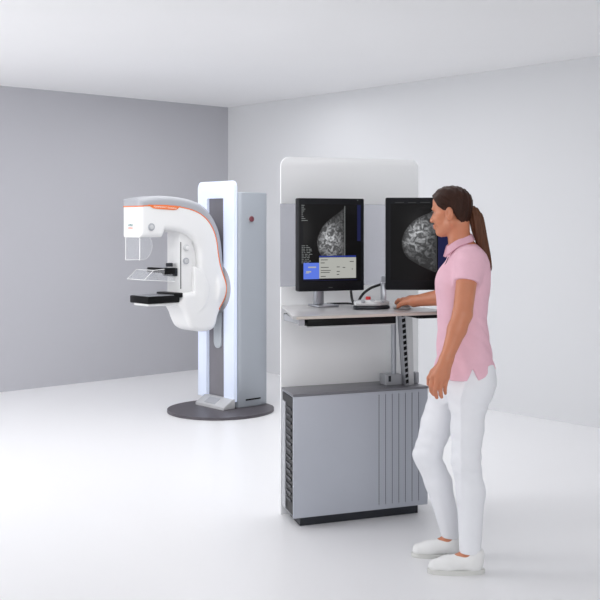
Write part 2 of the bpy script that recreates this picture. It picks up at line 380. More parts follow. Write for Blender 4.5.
# compression paddle: clear tray
bm = bmesh.new()
vb2 = vt0-.10
sec = [(-.79, 1.085), (-.78, 1.075), (-.50, 1.055), (-.50, 1.06), (-.775, 1.081), (-.70, 1.15), (-.55, 1.17), (-.55, 1.174), (-.705, 1.155)]
def thin(bm, pts, x0, x1): prism(bm, pts, 0, x0, x1)
thin(bm, [(-.785, 1.078), (-.50, 1.056), (-.50, 1.061), (-.78, 1.083)], -.12, .12)
thin(bm, [(-.785, 1.078), (-.70, 1.150), (-.697, 1.146), (-.78, 1.078)], -.11, .11)
for s in (-1, 1):
    prism(bm, [(-.785, 1.078), (-.70, 1.150), (-.55, 1.160), (-.50, 1.058)], 0, s*.12-.002, s*.12+.002)
pad = obj('compression_paddle', bm, M['clear'], mach, smooth=False)
bm = bmesh.new(); box(bm, -.125, .125, -.60, -.555, 1.125, 1.165, .005); box(bm, -.03, .03, -.56, vt0+.01, 1.12, 1.16, .005); box(bm, .085, .125, -.60, -.50, 1.115, 1.165, .005)
obj('paddle_arm', bm, M['black'], pad)
bm = bmesh.new(); box(bm, -.06, .06, vt0-.06, vt0+.01, 1.095, 1.16, .008); cyl(bm, (.02, vt0-.05, 1.185), (0, 0, 1), .028, .03, 20, .005); obj('paddle_clamp', bm, M['dsteel'], pad)
bm = None
for pts_ in ([(-.12, -.785, 1.079), (.12, -.785, 1.079)], [(-.12, -.70, 1.151), (.12, -.70, 1.151)], [(.12, -.785, 1.079), (.12, -.70, 1.151), (.12, -.55, 1.161)], [(.12, -.785, 1.079), (.12, -.50, 1.058)], [(-.12, -.785, 1.079), (-.12, -.70, 1.151)]):
    bm = bmesh.new(); tube(bm, pts_, .0025, 8); obj('paddle_edge', bm, M['white'], pad)
# face shield under the tube head
zb = 1.405
bm = bmesh.new()
shp = [(-.105, zb+.02), (.1, zb+.02), (.1, 1.235), (-.105, 1.225)]
prism(bm, shp, 1, -.812, -.810)
wing = [(-.81, zb+.02), (-.74, zb+.02), (-.70, 1.36), (-.71, 1.29), (-.755, 1.24), (-.81, 1.235)]
prism(bm, wing, 0, .098, .101)
sh = obj('face_shield', bm, M['clear'], mach, smooth=False)
bm = bmesh.new()
for x in (-.1, .1):
    bmr = bmesh.new(); tube(bmr, [(x, -.812, zb+.03), (x, -.812, 1.228)], .0035); obj('shield_rod', bmr, M['white'], sh)
bm.free()
bm = bmesh.new(); tube(bm, [(-.1, -.812, 1.228), (.1, -.812, 1.236)], .0022, 8); obj('shield_edge', bm, M['white'], sh)
bm = bmesh.new(); tube(bm, [tuple([.1]+list(p)) for p in spl(wing[1:], 5)], .0022, 8); obj('shield_edge', bm, M['lgrey'], sh)
# ================================================================ WORKSTATION
K = .92
OD = np.array([-.0276, 4.646]); TD = math.radians(21); cD, sD = math.cos(TD), math.sin(TD)
def D(px, py, y):
    a = (px-300)/F
    x = (a*(OD[1]+y*cD)-OD[0]+y*sD)/(cD-a*sD)
    return x, CAMZ-(py-HY)/F*(OD[1]+x*sD+y*cD)
def dw(x, y): return (OD[0]+x*cD-y*sD, OD[1]+x*sD+y*cD)
ZTAB = CAMZ-.45*K; ZCAB = CAMZ-.92*K+.009
# cabinet (own thing)
cab = empty('equipment_cabinet', (*dw(.45, .51), 0), TD, 'low grey metal cabinet with perforated front strips under the desk', 'cabinet')
def lc(p, ox=.45, oy=.51): return (p[0]-ox, p[1]-oy)
xr = D(427, 388, .393)[0]
cp = [lc(p) for p in ((.150, .393), (xr, .393), (xr-.02, .628), (.178, .628))]
bm = bmesh.new(); prism(bm, cp, 2, .05, ZCAB-.012); body_ = obj('body', bm, M['cab'], cab, smooth=False)
bm = bmesh.new(); prism(bm, [lc(p) for p in ((.141, .386), (xr+.006, .386), (xr-.014, .63), (.170, .63))], 2, ZCAB-.012, ZCAB, .002); obj('top_panel', bm, M['cabtop'], cab, ang=30)
bm = bmesh.new(); prism(bm, [lc(p) for p in ((.19, .42), (xr-.04, .42), (xr-.05, .61), (.21, .61))], 2, 0, .05); obj('plinth', bm, M['dsteel'], cab, smooth=False)
# front sheet overhangs the dark open side
bm = bmesh.new(); box(bm, .142-.45, xr-.45, .384-.51, .394-.51, .05, ZCAB-.012, .002); front = obj('front_panel', bm, M['cab'], cab, ang=30)
# dark side with louvres
bm = bmesh.new()
a = np.array(lc((.149, .397))); b = np.array(lc((.175, .618))); nrm = np.array([-(b-a)[1], (b-a)[0]]); nrm = nrm/np.linalg.norm(nrm)
prism(bm, [tuple(a), tuple(b), tuple(b+nrm*.004), tuple(a+nrm*.004)], 2, .06, ZCAB-.02); side = obj('side_panel', bm, M['black'], cab, smooth=False)
for i in range(14):
    z = .12+i*.035; bm = bmesh.new(); p = a+(b-a)*.15; q = a+(b-a)*.62
    prism(bm, [tuple(p+nrm*.003), tuple(q+nrm*.003), tuple(q+nrm*.008), tuple(p+nrm*.008)], 2, z, z+.012); obj('louvre', bm, M['dsteel'], side, smooth=False)
bm = bmesh.new(); p = a+(b-a)*.66; prism(bm, [tuple(p+nrm*.003), tuple(b+nrm*.003), tuple(b+nrm*.009), tuple(p+nrm*.009)], 2, .06, ZCAB-.06); obj('side_post', bm, M['grey'], side, smooth=False)
for i in range(7):
    x = D(379+6.6*i, 400, .384)[0]-.45; bm = bmesh.new(); nn = 46
    for j in range(nn):
        z = .08+j*(ZCAB-.012-.02-.08)/(nn-1)
        box(bm, x-.0018, x+.0018, .3832-.51, .3845-.51, z-.0038, z+.0038)
    obj('perforated_strip', bm, M['dsteel'], front, smooth=False)
# desk
desk = empty('workstation_desk', (*dw(.45, .3), 0), TD, 'height adjustable grey desk with steel posts holding two monitors', 'desk')
def ld(p): return lc(p, .45, .3)
top = [ld(p) for p in ((.012, 0), (.80, 0), (.815, .015), (.745, .615), (.168, .615), (.0, .012))]
bm = bmesh.new(); prism(bm, top, 2, ZTAB-.016, ZTAB, .002); tt = obj('tabletop', bm, M['table'], desk, ang=30)
bm = bmesh.new(); box(bm, .012-.45, .80-.45, -.305, -.2985, ZTAB-.0155, ZTAB-.003, .002); obj('edge_strip', bm, M['tedge'], tt, ang=30)
x0, z0 = D(307.5, 324, .04); x1, z1 = D(396, 317, .04)
bm = bmesh.new(); box(bm, x0-.45, x1-.45, .04-.3, .36-.3, ZTAB-.053, ZTAB-.016, .003); dr = obj('keyboard_drawer', bm, M['black'], desk, ang=30)
bm = bmesh.new(); box(bm, x0-.45-.002, x1-.45, .036-.3, .05-.3, ZTAB-.058, ZTAB-.0535, .002); obj('drawer_lip', bm, M['lgrey'], dr, ang=30)
bm = bmesh.new(); prism(bm, [ld(p) for p in ((.03, .015), (.062, .025), (.062, .30), (.12, .30))], 2, ZTAB-.046, ZTAB-.016, .002); obj('drawer_bracket', bm, M['grey'], desk, ang=30)
bm = bmesh.new(); box(bm, D(419, 312, .04)[0]-.45, .80-.45, .04-.3, .36-.3, ZTAB-.036, ZTAB-.016, .003); obj('side_drawer', bm, M['black'], desk, ang=30)
# round steel post on its block
xp = D(393.6, 350, .51)[0]
bm = bmesh.new(); cyl(bm, (xp-.45, .51-.3, (ZCAB+ZTAB-.016)/2), (0, 0, 1), .0135, ZTAB-.016-ZCAB, 24); obj('post', bm, M['steel'], desk)
bm = bmesh.new(); box(bm, D(386, 380, .48)[0]-.45, D(402, 380, .48)[0]-.45, .48-.3, .56-.3, ZCAB, ZCAB+.055, .004); pb = obj('post_base', bm, M['grey'], desk, ang=30)
bm = bmesh.new(); box(bm, D(388.5, 380, .48)[0]-.45, D(390.8, 380, .48)[0]-.45, .477-.3, .482-.3, ZCAB+.02, ZCAB+.05); obj('clamp_gap', bm, M['dsteel'], pb, smooth=False)
# slotted upright
yq = .455
A0 = D(405.2, 313, yq)[0]-.45; A1 = D(412.2, 313, yq)[0]-.45; B0 = D(409.3, 387, yq)[0]-.45; B1 = D(414, 387, yq)[0]-.45
bm = bmesh.new(); prism(bm, [(B0, ZCAB), (B1, ZCAB), (A1, ZTAB-.016), (A0, ZTAB-.016)], 1, yq-.3, yq+.012-.3, .001); up = obj('slotted_upright', bm, M['lgrey'], desk, ang=30)
bm = bmesh.new(); C0 = D(401, 313, yq)[0]-.45; C1 = D(406, 387, yq)[0]-.45
prism(bm, [(C1, ZCAB), (B0, ZCAB), (A0, ZTAB-.016), (C0, ZTAB-.016)], 1, yq+.004-.3, yq+.05-.3); obj('upright_channel', bm, M['grey'], up, smooth=False)
for i in range(14):
    t0 = (i+.25)/14; t1 = t0+.046
    bm = bmesh.new()
    def pt(e, t): return (C1+(C0-C1)*t+(B0-C1+(A0-B0-C0+C1)*t)*e, ZCAB+(ZTAB-.016-ZCAB)*t)
    prism(bm, [pt(.1, t0), pt(.92, t0+.012), pt(.92, t1+.012), pt(.1, t1)], 1, yq+.0025-.3, yq+.006-.3); obj('slot', bm, M['black'], up, smooth=False)
bm = bmesh.new(); box(bm, D(414.8, 380, .5)[0]-.45, D(418.2, 380, .5)[0]-.45, .49-.3, .55-.3, ZCAB, ZCAB+.058, .003); obj('side_clamp', bm, M['grey'], desk, ang=30)
bm = bmesh.new(); box(bm, D(397, 318, .47)[0]-.45, D(403, 318, .47)[0]-.45, .45-.3, .53-.3, ZTAB-.05, ZTAB-.016, .003); obj('post_bracket', bm, M['grey'], desk, ang=30)
# partition panel
yp = .642
xl = D(281, 300, yp)[0]; xrt = D(418.5, 300, yp)[0]
par = empty('partition_panel', (*dw((xl+xrt)/2, yp+.008), 0), TD, 'upright frosted partition panel with a clear tinted glass band behind the monitors', 'partition')
hw = (xrt-xl)/2; ztop = D(300, 156.9, yp)[1]; zc1 = D(300, 203.8, yp)[1]; zc0 = D(300, 286.5, yp)[1]
bm = bmesh.new(); prism(bm, rrect(-hw, hw, zc1, ztop, .05, 8, (0, 0, 1, 1)), 1, -.007, .007, .0015); obj('frosted_top', bm, M['frost'], par, ang=30)
bm = bmesh.new(); box(bm, -hw, hw, -.005, .005, zc0, zc1); obj('glass_band', bm, M['tint'], par, smooth=False)
bm = bmesh.new(); box(bm, -hw, hw, -.007, .007, 0, zc0, .0015); obj('lower_panel', bm, M['frost'], par, ang=30)
# monitors ------------------------------------------------------
SCR = emitmat('screen_black', (6, 6, 9), .3); SCR.node_tree.nodes['Principled BSDF'].inputs['Roughness'].default_value = .25
def tissue(name, scale, seed):
    m = bpy.data.materials.new(name); m.use_nodes = True; nt = m.node_tree; b = nt.nodes['Principled BSDF']
    b.inputs['Base Color'].default_value = (.01, .01, .01, 1); b.inputs['Specular IOR Level'].default_value = .1
    tc = nt.nodes.new('ShaderNodeTexCoord'); at = nt.nodes.new('ShaderNodeAttribute'); at.attribute_name = 'dens'
    n1 = nt.nodes.new('ShaderNodeTexNoise'); n1.inputs['Scale'].default_value = scale; n1.inputs['Detail'].default_value = 7; n1.inputs['Distortion'].default_value = 1.2
    mp = nt.nodes.new('ShaderNodeMapping'); mp.inputs['Location'].default_value = (seed, seed*.7, 1.3)
    nt.links.new(tc.outputs['Object'], mp.inputs[0]); nt.links.new(mp.outputs[0], n1.inputs['Vector'])
    cr = nt.nodes.new('ShaderNodeValToRGB'); cr.color_ramp.elements[0].position = .44; cr.color_ramp.elements[1].position = .74
    cr.color_ramp.elements[0].color = (.10, .10, .105, 1); cr.color_ramp.elements[1].color = (1, 1, 1, 1)
    nt.links.new(n1.outputs['Fac'], cr.inputs[0])
    mu = nt.nodes.new('ShaderNodeMath'); mu.operation = 'MULTIPLY'; nt.links.new(cr.outputs[0], mu.inputs[0]); nt.links.new(at.outputs['Fac'], mu.inputs[1])
    ad = nt.nodes.new('ShaderNodeMath'); ad.operation = 'MULTIPLY_ADD'; nt.links.new(mu.outputs[0], ad.inputs[0]); ad.inputs[1].default_value = .62; ad.inputs[2].default_value = .016
    b.inputs['Emission Color'].default_value = (.95, .97, 1, 1); nt.links.new(ad.outputs[0], b.inputs['Emission Strength'])
    return m
def scan(name, outline, centre, sig, m, parent, yf):
    """flat picture of tissue shown on a screen: fan of rings with a density value per vertex"""
    O = [np.array(p) for p in outline]; c = np.mean(O, 0); R = 14; vs = []; fs = []; dn = []
    for r in range(R+1):
        for p in O:
            q = c+(p-c)*(r/R if r else .001); vs.append((q[0], yf, q[1]))
            d = math.exp(-(((q-np.array(centre))/np.array(sig))**2).sum()); edge = min(1, (1-r/R)*5); dn.append((.18+1.25*d)*(.25+.75*edge))
    n = len(O)
    for r in range(R):
        for k in range(n): fs.append((r*n+k, r*n+(k+1) % n, (r+1)*n+(k+1) % n, (r+1)*n+k))
    me = bpy.data.meshes.new(name); me.from_pydata(vs, [], fs); at = me.attributes.new('dens', 'FLOAT', 'POINT'); at.data.foreach_set('value', dn)
    return link(name, me, m, parent)
WHT = emitmat('screen_window_grey', (214, 215, 208), .62); BLU = emitmat('screen_blue', (95, 125, 232), .9); NAV = emitmat('screen_navy', (28, 34, 84), .6)
TXT = emitmat('screen_text_grey', (190, 195, 195), .45); TXD = emitmat('screen_text_dark', (110, 112, 112), .3); TBL = emitmat('screen_title_blue', (40, 60, 150), .8)
def flat(name, rects, yf, m, parent):
    bm = bmesh.new()
    for x0, x1, z0, z1 in rects:
        bm.faces.new([bm.verts.new(p) for p in ((x0, yf, z0), (x1, yf, z0), (x1, yf, z1), (x0, yf, z1))])
    return obj(name, bm, m, parent, smooth=False)
def monitor(root, w, z0, z1, b):         # housing in root space, front at y=0
    bm = bmesh.new(); box(bm, -w/2, w/2, 0, .055, z0, z1, .006); h = obj('housing', bm, M['bezel'], root)
    bm = bmesh.new(); box(bm, -w/2+.05, w/2-.05, .05, .085, z0+.07, z1-.07, .01); obj('rear_cover', bm, M['bezel'], root)
    bm = bmesh.new(); box(bm, -w/2+b[0], w/2-b[1], -.0012, .004, z0+b[2], z1-b[3], .0005); s = obj('screen', bm, SCR, root)
    return h, s
YM = .37
xa, za = D(299, 198, YM); xb, zb_ = D(364.3, 290.2, YM)
m1 = empty('monitor', (*dw((xa+xb)/2, YM), ZTAB), TD, 'portrait monitor on the left showing a scan with a blue and grey dialog box', 'monitor', 'portrait monitors on the desk')
w1 = xb-xa; h1, s1 = monitor(m1, w1, zb_-ZTAB, za-ZTAB, (.022, .02, .048, .03))
def P1(px, py):
    x, z = D(px, py, YM); return np.array((x-(xa+xb)/2, z-ZTAB))
scan('scan_image', [P1(*p) for p in spl([(344.5, 207.5), (338, 213), (330, 219), (323, 226), (318.5, 235), (317, 243), (319, 252), (324, 259), (333, 264), (344.5, 266)], 4)]+[P1(344.5, y) for y in (255, 240, 225, 215)], P1(329, 240), (.055, .07), tissue('scan_tissue', 48, 3.1), s1, -.0018)
def R1(px0, py0, px1, py1):
    a, b = P1(px0, py1), P1(px1, py0); return (a[0], b[0], a[1], b[1])
flat('scan_edge', [R1(344.4, 206, 344.9, 268)], -.0022, TXT, s1)
flat('dialog_window', [R1(319, 257.2, 355.8, 278.5)], -.0026, WHT, s1)
flat('title_bar', [R1(319, 255.4, 355.8, 257.3)], -.0028, TBL, s1)
rs = [R1(320.5+a, y, 320.5+a+l, y+.8) for a, l, y in ((0, 7, 259.5), (0, 4, 262.5), (0, 8, 267), (0, 10, 270), (0, 9, 272), (0, 5, 276), (16, 3, 266.5), (22, 2.5, 267), (16, 3, 271), (16, 2.5, 274), (29, 4, 261), (31, 1.2, 268.5))]
for r_ in rs: flat('dialog_text', [r_], -.0029, TXD, s1)
flat('blue_panel', [R1(303.3, 262.8, 319, 279.3)], -.0026, BLU, s1)
for r_ in (R1(308, 266.5, 316, 268), R1(306, 271, 311, 272.5), R1(305.5, 272.6, 309, 273.4)): flat('panel_text', [r_], -.0028, WHT, s1)
flat('toolbar', [R1(357, 205, 360.5, 241)], -.0024, NAV, s1)
flat('taskbar', [R1(303, 279.4, 357, 281)], -.0024, NAV, s1)
rs = []
for k in range(9):
    y = 205+k*1.9; l = random.uniform(2, 6.5) if k not in (4, 5) else 1.5
    rs.append(R1(301.3, y, 301.3+l, y+.55))
for k in range(11):
    y = 245.5+k*1.7; x = 301.5
    for _ in range(3):
        l = random.uniform(1, 4); rs.append(R1(x, y, x+l, y+.55)); x += l+random.uniform(.5, 1.3)
        if x > 308+k*.7: break
for r_ in rs: flat('screen_text', [r_], -.0024, TXT, s1)
flat('power_light', [R1(357.2, 199.8, 358, 200.6)], -.0008, TXT, h1)
flat('maker_badge', [R1(328.5, 287, 332.5, 287.9)], -.0008, TXD, h1)
pw = D(319.5, 300, YM+.09)[0]-(xa+xb)/2
bm = bmesh.new(); box(bm, pw-.023, pw+.023, .085, .12, .012, .30, .005); st = obj('stand_post', bm, M['steel'], m1, ang=30)
bm = bmesh.new(); box(bm, -.06, .06, .05, .175, 0, .010, .004); obj('stand_base', bm, M['steel'], m1, ang=30)
bm = bmesh.new(); cyl(bm, (0, .0875, .275), (0, 1, 0), .03, .03, 24); obj('stand_pivot', bm, M['grey'], m1)
# right-hand monitor
Y2 = 4.98; T2 = math.radians(-4)
p = W(385.5, 290, Y2); q = W(385.5, 197.6, Y2); w2 = .345
c2 = np.array([p[0], p[1]])+np.array([math.cos(T2), math.sin(T2)])*w2/2
m2 = empty('monitor', (c2[0], c2[1], ZTAB), T2, 'portrait monitor on the right partly hidden by the woman showing one large scan', 'monitor', 'portrait monitors on the desk')
h2, s2 = monitor(m2, w2, p[2]-ZTAB, q[2]-ZTAB, (.025, .02, .05, .03))
def P2(px, py):
    a = (px-300)/F; x = (a*c2[1]-c2[0])/(math.cos(T2)-a*math.sin(T2)); Y = c2[1]+x*math.sin(T2)
    return np.array((x, CAMZ-(py-HY)/F*Y-ZTAB))
scan('scan_image', [P2(*p) for p in spl([(436.5, 210.5), (425, 214.5), (414, 220.5), (406, 229.5), (402, 240), (403, 250), (408, 258), (418, 264.5), (428, 269.5), (436.5, 272.5)], 4)]+[P2(436.5, y) for y in (260, 245, 232, 220)], P2(415, 232), (.062, .07), tissue('scan_tissue_dense', 38, 7.7), s2, -.0018)
def R2(px0, py0, px1, py1):
    a, b = P2(px0, py1), P2(px1, py0); return (a[0], b[0], a[1], b[1])
flat('scan_edge', [R2(436.2, 236, 436.8, 271)], -.0022, TXD, s2)
flat('toolbar', [R2(438, 209, 449, 271)], -.0022, NAV, s2)
for r_ in (R2(395, 202.3, 404, 202.9), R2(408, 202.3, 416, 202.9), R2(420, 202.1, 430, 202.7)): flat('screen_text', [r_], -.0022, TXD, s2)
ppos = W(383.4, 300, 5.12); Rm = Matrix.Rotation(-T2, 2); lp = Rm @ Vector((ppos[0]-c2[0], ppos[1]-c2[1]))
bm = bmesh.new(); box(bm, lp.x-.014, lp.x+.014, lp.y-.014, lp.y+.014, .01, W(383, 283, 5.12)[2]-ZTAB, .004); obj('stand_post', bm, M['steel'], m2, ang=30)
bm = bmesh.new(); box(bm, lp.x-.022, lp.x+.022, lp.y-.02, lp.y+.03, 0, .01, .004); obj('stand_base', bm, M['steel'], m2, ang=30)
bm = bmesh.new(); box(bm, lp.x-.01, 0.03, lp.y-.01, lp.y+.01, .13, .16, .004); box(bm, -.02, .04, .08, lp.y+.01, .10, .19, .006); obj('stand_arm', bm, M['steel'], m2, ang=30)
# control console with red button
def tabpt(px, py):          # a spot on the tabletop
    Y = (CAMZ-ZTAB)*F/(py-HY); return np.array([(px-300)/F*Y, Y])
cc = tabpt(370.5, 309)
con2 = empty('control_console', (cc[0], cc[1]+.0, ZTAB), TD-.1, 'small light grey control console with red button on the desktop', 'controller')
def blob(sc, z0, z1, z2, n=64):
    bm = bmesh.new(); rings = []
    def R(a): return (.082+.006*math.cos(2*a)+.007*math.cos(5*a+.6))*sc
    for z, s in ((z0, .93), (z0+.003, 1), (z1, 1), (z1+.003, .96), (z2, .8), (z2+.002, .4)):
        rings.append([bm.verts.new((R(2*math.pi*k/n)*s*math.cos(2*math.pi*k/n)*1.05, R(2*math.pi*k/n)*s*math.sin(2*math.pi*k/n)*.62, z)) for k in range(n)])
    for a, b in zip(rings, rings[1:]):
        for k in range(n): bm.faces.new((a[k], a[(k+1) % n], b[(k+1) % n], b[k]))
    bm.faces.new(rings[0][::-1]); bm.faces.new(rings[-1]); return bm
obj('console_base', blob(1.0, 0, .014, .018), M['dsteel'], con2, ang=60)
obj('console_cover', blob(.98, .0185, .036, .044), M['lgrey'], con2, ang=60)
for x in (-.05, .0, .055):
    bm = bmesh.new(); cyl(bm, (x, -.032, .041), (0, -.25, 1), .012, .012, 20, .003); obj('dial', bm, M['grey'], con2)
bm = bmesh.new(); cyl(bm, (-.008, .012, .052), (0, 0, 1), .013, .018, 24, .004); obj('red_button', bm, M['red'], con2)
# cables on the desk
def cable(label, pts, r):
    bm = bmesh.new(); pts = [np.array(p) for p in pts]; o0 = pts[0]
    tube(bm, [tuple(p-o0) for p in spl(pts, 8)], r, 10); o = obj('cable', bm, M['cable'], None); o.location = tuple(o0)
    o['label'] = label; o['category'] = 'cable'
t0 = tabpt(357, 305)
cable('thick black cable arching from the console up to the right monitor post', [(*tabpt(358.5, 305.3), ZTAB+.008), W(359, 300.5, 5.11), W(363, 294, 5.12), W(370, 288.5, 5.13), W(377, 285.6, 5.14), W(383.5, 283.6, 5.15)], .0068)
cable('short black cable hanging from behind the left monitor to the desktop', [W(350.5, 284, 5.25), W(351, 292, 5.22), W(352, 299, 5.17), W(353.5, 303, 5.12), (*tabpt(355, 306), ZTAB+.008)], .0065)
cable('thin dark cable lying along the back of the desktop', [(*tabpt(327, 304.8), ZTAB+.006), (*tabpt(338, 304.3), ZTAB+.005), (*tabpt(348, 304.2), ZTAB+.005), (*tabpt(353.5, 305.2), ZTAB+.006)], .0045)
# mouse
mp_ = tabpt(402.5, 308.8)
fm = Field((-.05, -.07, -.002), (.05, .07, .045), .002)
fm.ell((0, 0, .003), (.029, .048, .020), k=0)
fm.a = np.maximum(fm.a, -fm.sl((-9,)*3, (9,)*3)[3]+0*fm.a)
mouse = empty('computer_mouse', (mp_[0], mp_[1]+.012, ZTAB), 1.1, 'silver computer mouse under the right hand of the woman', 'mouse')
link('shell', fm.mesh('shell', sm=1), M['lgrey'], mouse)
bm = bmesh.new(); cyl(bm, (0, .026, .0195), (1, 0, 0), .006, .006, 16); obj('scroll_wheel', bm, M['dsteel'], mouse)
# ================================================================ WOMAN
YW = 4.5
FT = W(466, 500, YW); FT[2] = 0
wom = empty('person', tuple(FT), 0, 'woman with a brown ponytail in a pink polo shirt and white trousers at the desk', 'person')
def ob(name, me, m, parent=wom): return link(name, me, m, parent)
def stack(rows, infl=0, Yc=YW, fold=0):
    """rows: (py, px_front, px_back, halfwidth, Y offset) -> soft elliptical trunk"""
    rows = sorted([(W(0, r[0], Yc)[2], W(r[1], r[0], Yc)[0], W(r[2], r[0], Yc)[0], r[3], r[4] if len(r) > 4 else 0) for r in rows])
    zz = [r[0] for r in rows]
    def fn(x, y, z):
        f = np.interp(z, zz, [r[1] for r in rows]); b = np.interp(z, zz, [r[2] for r in rows]); w = np.interp(z, zz, [r[3] for r in rows]); yo = np.interp(z, zz, [r[4] for r in rows])
        a = (b-f)/2+infl; c = (f+b)/2; w = w+infl
        q = (np.abs((x-c)/a)**2.3+np.abs((y-Yc-yo)/w)**2.3)**(1/2.3)
        d = (q-1)*np.minimum(a, w)*.9
        top, bot = zz[-1]+infl, zz[0]-infl
        d = np.maximum(d, np.maximum(z-top, bot-z))
        if fold: d = d+fold*np.sin(z*70+x*60+3*np.sin(y*25+z*9))*np.clip((1.2-z)*4, .1, 1)
        return d.astype(np.float32)
    return fn
torso = [(244, 458, 476, .06), (249, 453, 481, .115), (254, 450, 485, .155), (262, 446.5, 488, .172), (272, 441.5, 489.5, .17), (282, 438, 489.5, .160), (292, 436.6, 488.8, .153), (300, 436.8, 487.5, .147), (316, 438, 486, .138), (332, 438, 487.5, .145), (345, 437.5, 489.5, .158), (358, 437.5, 491.5, .168), (368, 435, 494, .184), (378, 433.5, 495, .187)]
hips = [(330, 440, 486, .135), (345, 439, 488, .15), (358, 439.5, 490, .162), (368, 441, 491.5, .166), (380, 443, 491.5, .165), (390, 445, 489, .155), (400, 449, 485, .12)]
lo_t = (.5, 4.2, .7); hi_t = (.95, 4.8, 1.45)
# arm joints
LS = W(469.5, 258, 4.36); LE = W(462.5, 314, 4.275); LW = W(446.8, 358, 4.255)
RS = W(460, 259, 4.645); RE = W(456, 295, 4.83); RW = W(414, 301.2, 4.965)
# leg joints
LH = W(469, 388, 4.41); LK = W(466, 462, 4.40); LA = W(470, 547, 4.42)
RH = W(450, 385, 4.585); RK = W(427, 455, 4.60); RA = W(452, 541, 4.64)
LA[2] = .075; RA[2] = .075
HB = .003
fb = Field((.44, 4.15, .0), (.97, 5.1, 1.69), HB)
torso_b = torso[:-2]+[(368, 440, 491, .162), (378, 442, 491, .160)]
fb.add(stack(torso_b, -.014), lo_t, hi_t, .0)
fb.add(stack(hips, -.012), (.5, 4.2, .6), hi_t, .03)
for (s, e, w) in ((LS, LE, LW), (RS, RE, RW)):
    fb.cone(s, e, .046, .041, .03); m1_ = e+(w-e)*.35
    fb.cone(e, m1_, .0405, .0395, .012); fb.cone(m1_, w, .0395, .0265, .012)
for (h, k, a) in ((LH, LK, LA), (RH, RK, RA)):
    fb.cone(h, k, .076, .05, .04); c = k+(a-k)*.3+np.array([.012, 0, 0]); fb.cone(k, c, .047, .05, .02); fb.cone(c, a, .05, .032, .02)
    fb.cone(a, a+np.array([-.13, 0, -.045]), .03, .022, .02)
# head frame
YAW = math.radians(29); PIT = math.radians(-2)
fwd = np.array([-math.cos(YAW)*math.cos(PIT), math.sin(YAW)*math.cos(PIT), math.sin(PIT)]); left = np.array([-math.sin(YAW), -math.cos(YAW), 0]); upv = np.cross(fwd, left)
RH3 = np.stack([fwd, left, upv]); HC = W(452.6, 212.3, YW); HS = .97
def H(x, y, z): return HC+HS*(fwd*x+left*y+upv*z)
# neck
fb.cone(W(464, 249, YW), W(460, 241, YW), .058, .046, .02); fb.cone(W(460, 242, YW), H(-.028, 0, -.05), .044, .047, .02)
fb.cone(W(457.5, 242, YW), H(-.012, 0, -.06), .034, .036, .015)
def he(c, r, k=.012, mode=1, R=RH3): fb.ell(H(*c), np.array(r)*HS, R, k, mode)
he((-.004, 0, .035), (.083, .070, .070), .02); he((.028, 0, -.015), (.058, .058, .085), .02); he((.038, 0, .048), (.050, .057, .050), .02)
he((.062, 0, -.088), (.021, .02, .017), .02)
for s in (-1, 1):
    fb.cone(H(-.008, s*.048, -.045), H(.052, s*.016, -.088), .022, .016, .022)
    he((.052, s*.036, -.030), (.028, .024, .026), .018)
    he((.078, s*.024, .018), (.010, .022, .007), .012)
    he((.098, s*.030, .000), (.014, .018, .010), .012, -1)
    he((-.012, s*.075, -.008), (.019, .010, .031), .003)
    he((-.006, s*.088, -.003), (.010, .011, .019), .002, -1)
    he((.089, s*.0105, -.037), (.010, .008, .008), .006)
fb.cone(H(.082, 0, .004), H(.1015, 0, -.034), .0070, .0092, .012)
he((.0835, 0, -.0575), (.011, .022, .0065), .008); he((.082, 0, -.0685), (.0115, .019, .008), .008)
he((.1015, 0, -.0628), (.010, .024, .0012), .003, -1)
# hands: pixel joints on the near hand, world joints on the far one
def fin(pts, rs, k=.006): fb.chain(pts, rs, k)
def LP(px, py, dy): return W(px, py, 4.252+dy)
kn = [LP(432.6, 377, .008), LP(437.2, 379.5, -.002), LP(442.4, 379.5, -.001), LP(447.2, 377.5, .007)]
for k_ in kn: fb.cone(LW+(k_-LW)*.12, k_, .023, .0115, .010)
fb.cone(LW, LP(440.5, 374, .0), .026, .022, .015)
fin([kn[0], LP(430.8, 385.5, .006), LP(431.4, 391, .018), LP(433.4, 394.5, .028)], [.0108, .0098, .0088, .0072], .003)
fin([kn[1], LP(435.4, 388.5, -.001), LP(435.4, 394.3, .012), LP(436.8, 397.6, .024)], [.0110, .0100, .0090, .0074], .003)
fin([kn[2], LP(440.4, 388.4, .0), LP(440.6, 394, .012), LP(441.6, 397, .023)], [.0108, .0098, .0088, .0074], .003)
fin([kn[3], LP(445.2, 385.8, .008), LP(445.0, 390.6, .018), LP(445.4, 393.4, .027)], [.0096, .0088, .0078, .0066], .003)
fin([LP(440.5, 365.5, .018), LP(433, 372, .030), LP(429.3, 378, .036), LP(428.4, 384, .038)], [.0175, .0132, .0110, .0085])
# far (right) hand resting on the mouse
rw = RW; pd = np.array([mp_[0], mp_[1]+.012, 0])-rw; pd[2] = 0; pd /= np.linalg.norm(pd); sd = np.array([-pd[1], pd[0], 0])   # sd: towards the left of the reach
hz = ZTAB+.036
def RP(f, s, z): return np.array([rw[0], rw[1], 0.002])+pd*f+sd*s+np.array([0, 0, z])
fb.cone(rw, RP(.03, 0, hz+.012), .024, .022, .015)
for i, s in enumerate((.026, .009, -.009, -.025)):
    k_ = RP(.072-(.006 if i in (0, 3) else 0), s, hz+.010); fb.cone(RP(.012, s*.35, rw[2]), k_, .018, .0112, .014)
    L_ = (.9, 1., .94, .75)[i]
    fin([k_, RP(.072+.034*L_, s*1.1, hz+.006), RP(.072+.056*L_, s*1.1, hz-.003), RP(.072+.070*L_, s*1.1, hz-.011)], [.0102, .0092, .0082, .007])
fin([RP(.015, .02, hz+.004), RP(.045, .042, hz-.006), RP(.068, .047, hz-.018), RP(.085, .044, hz-.027)], [.0155, .0125, .0105, .0085])
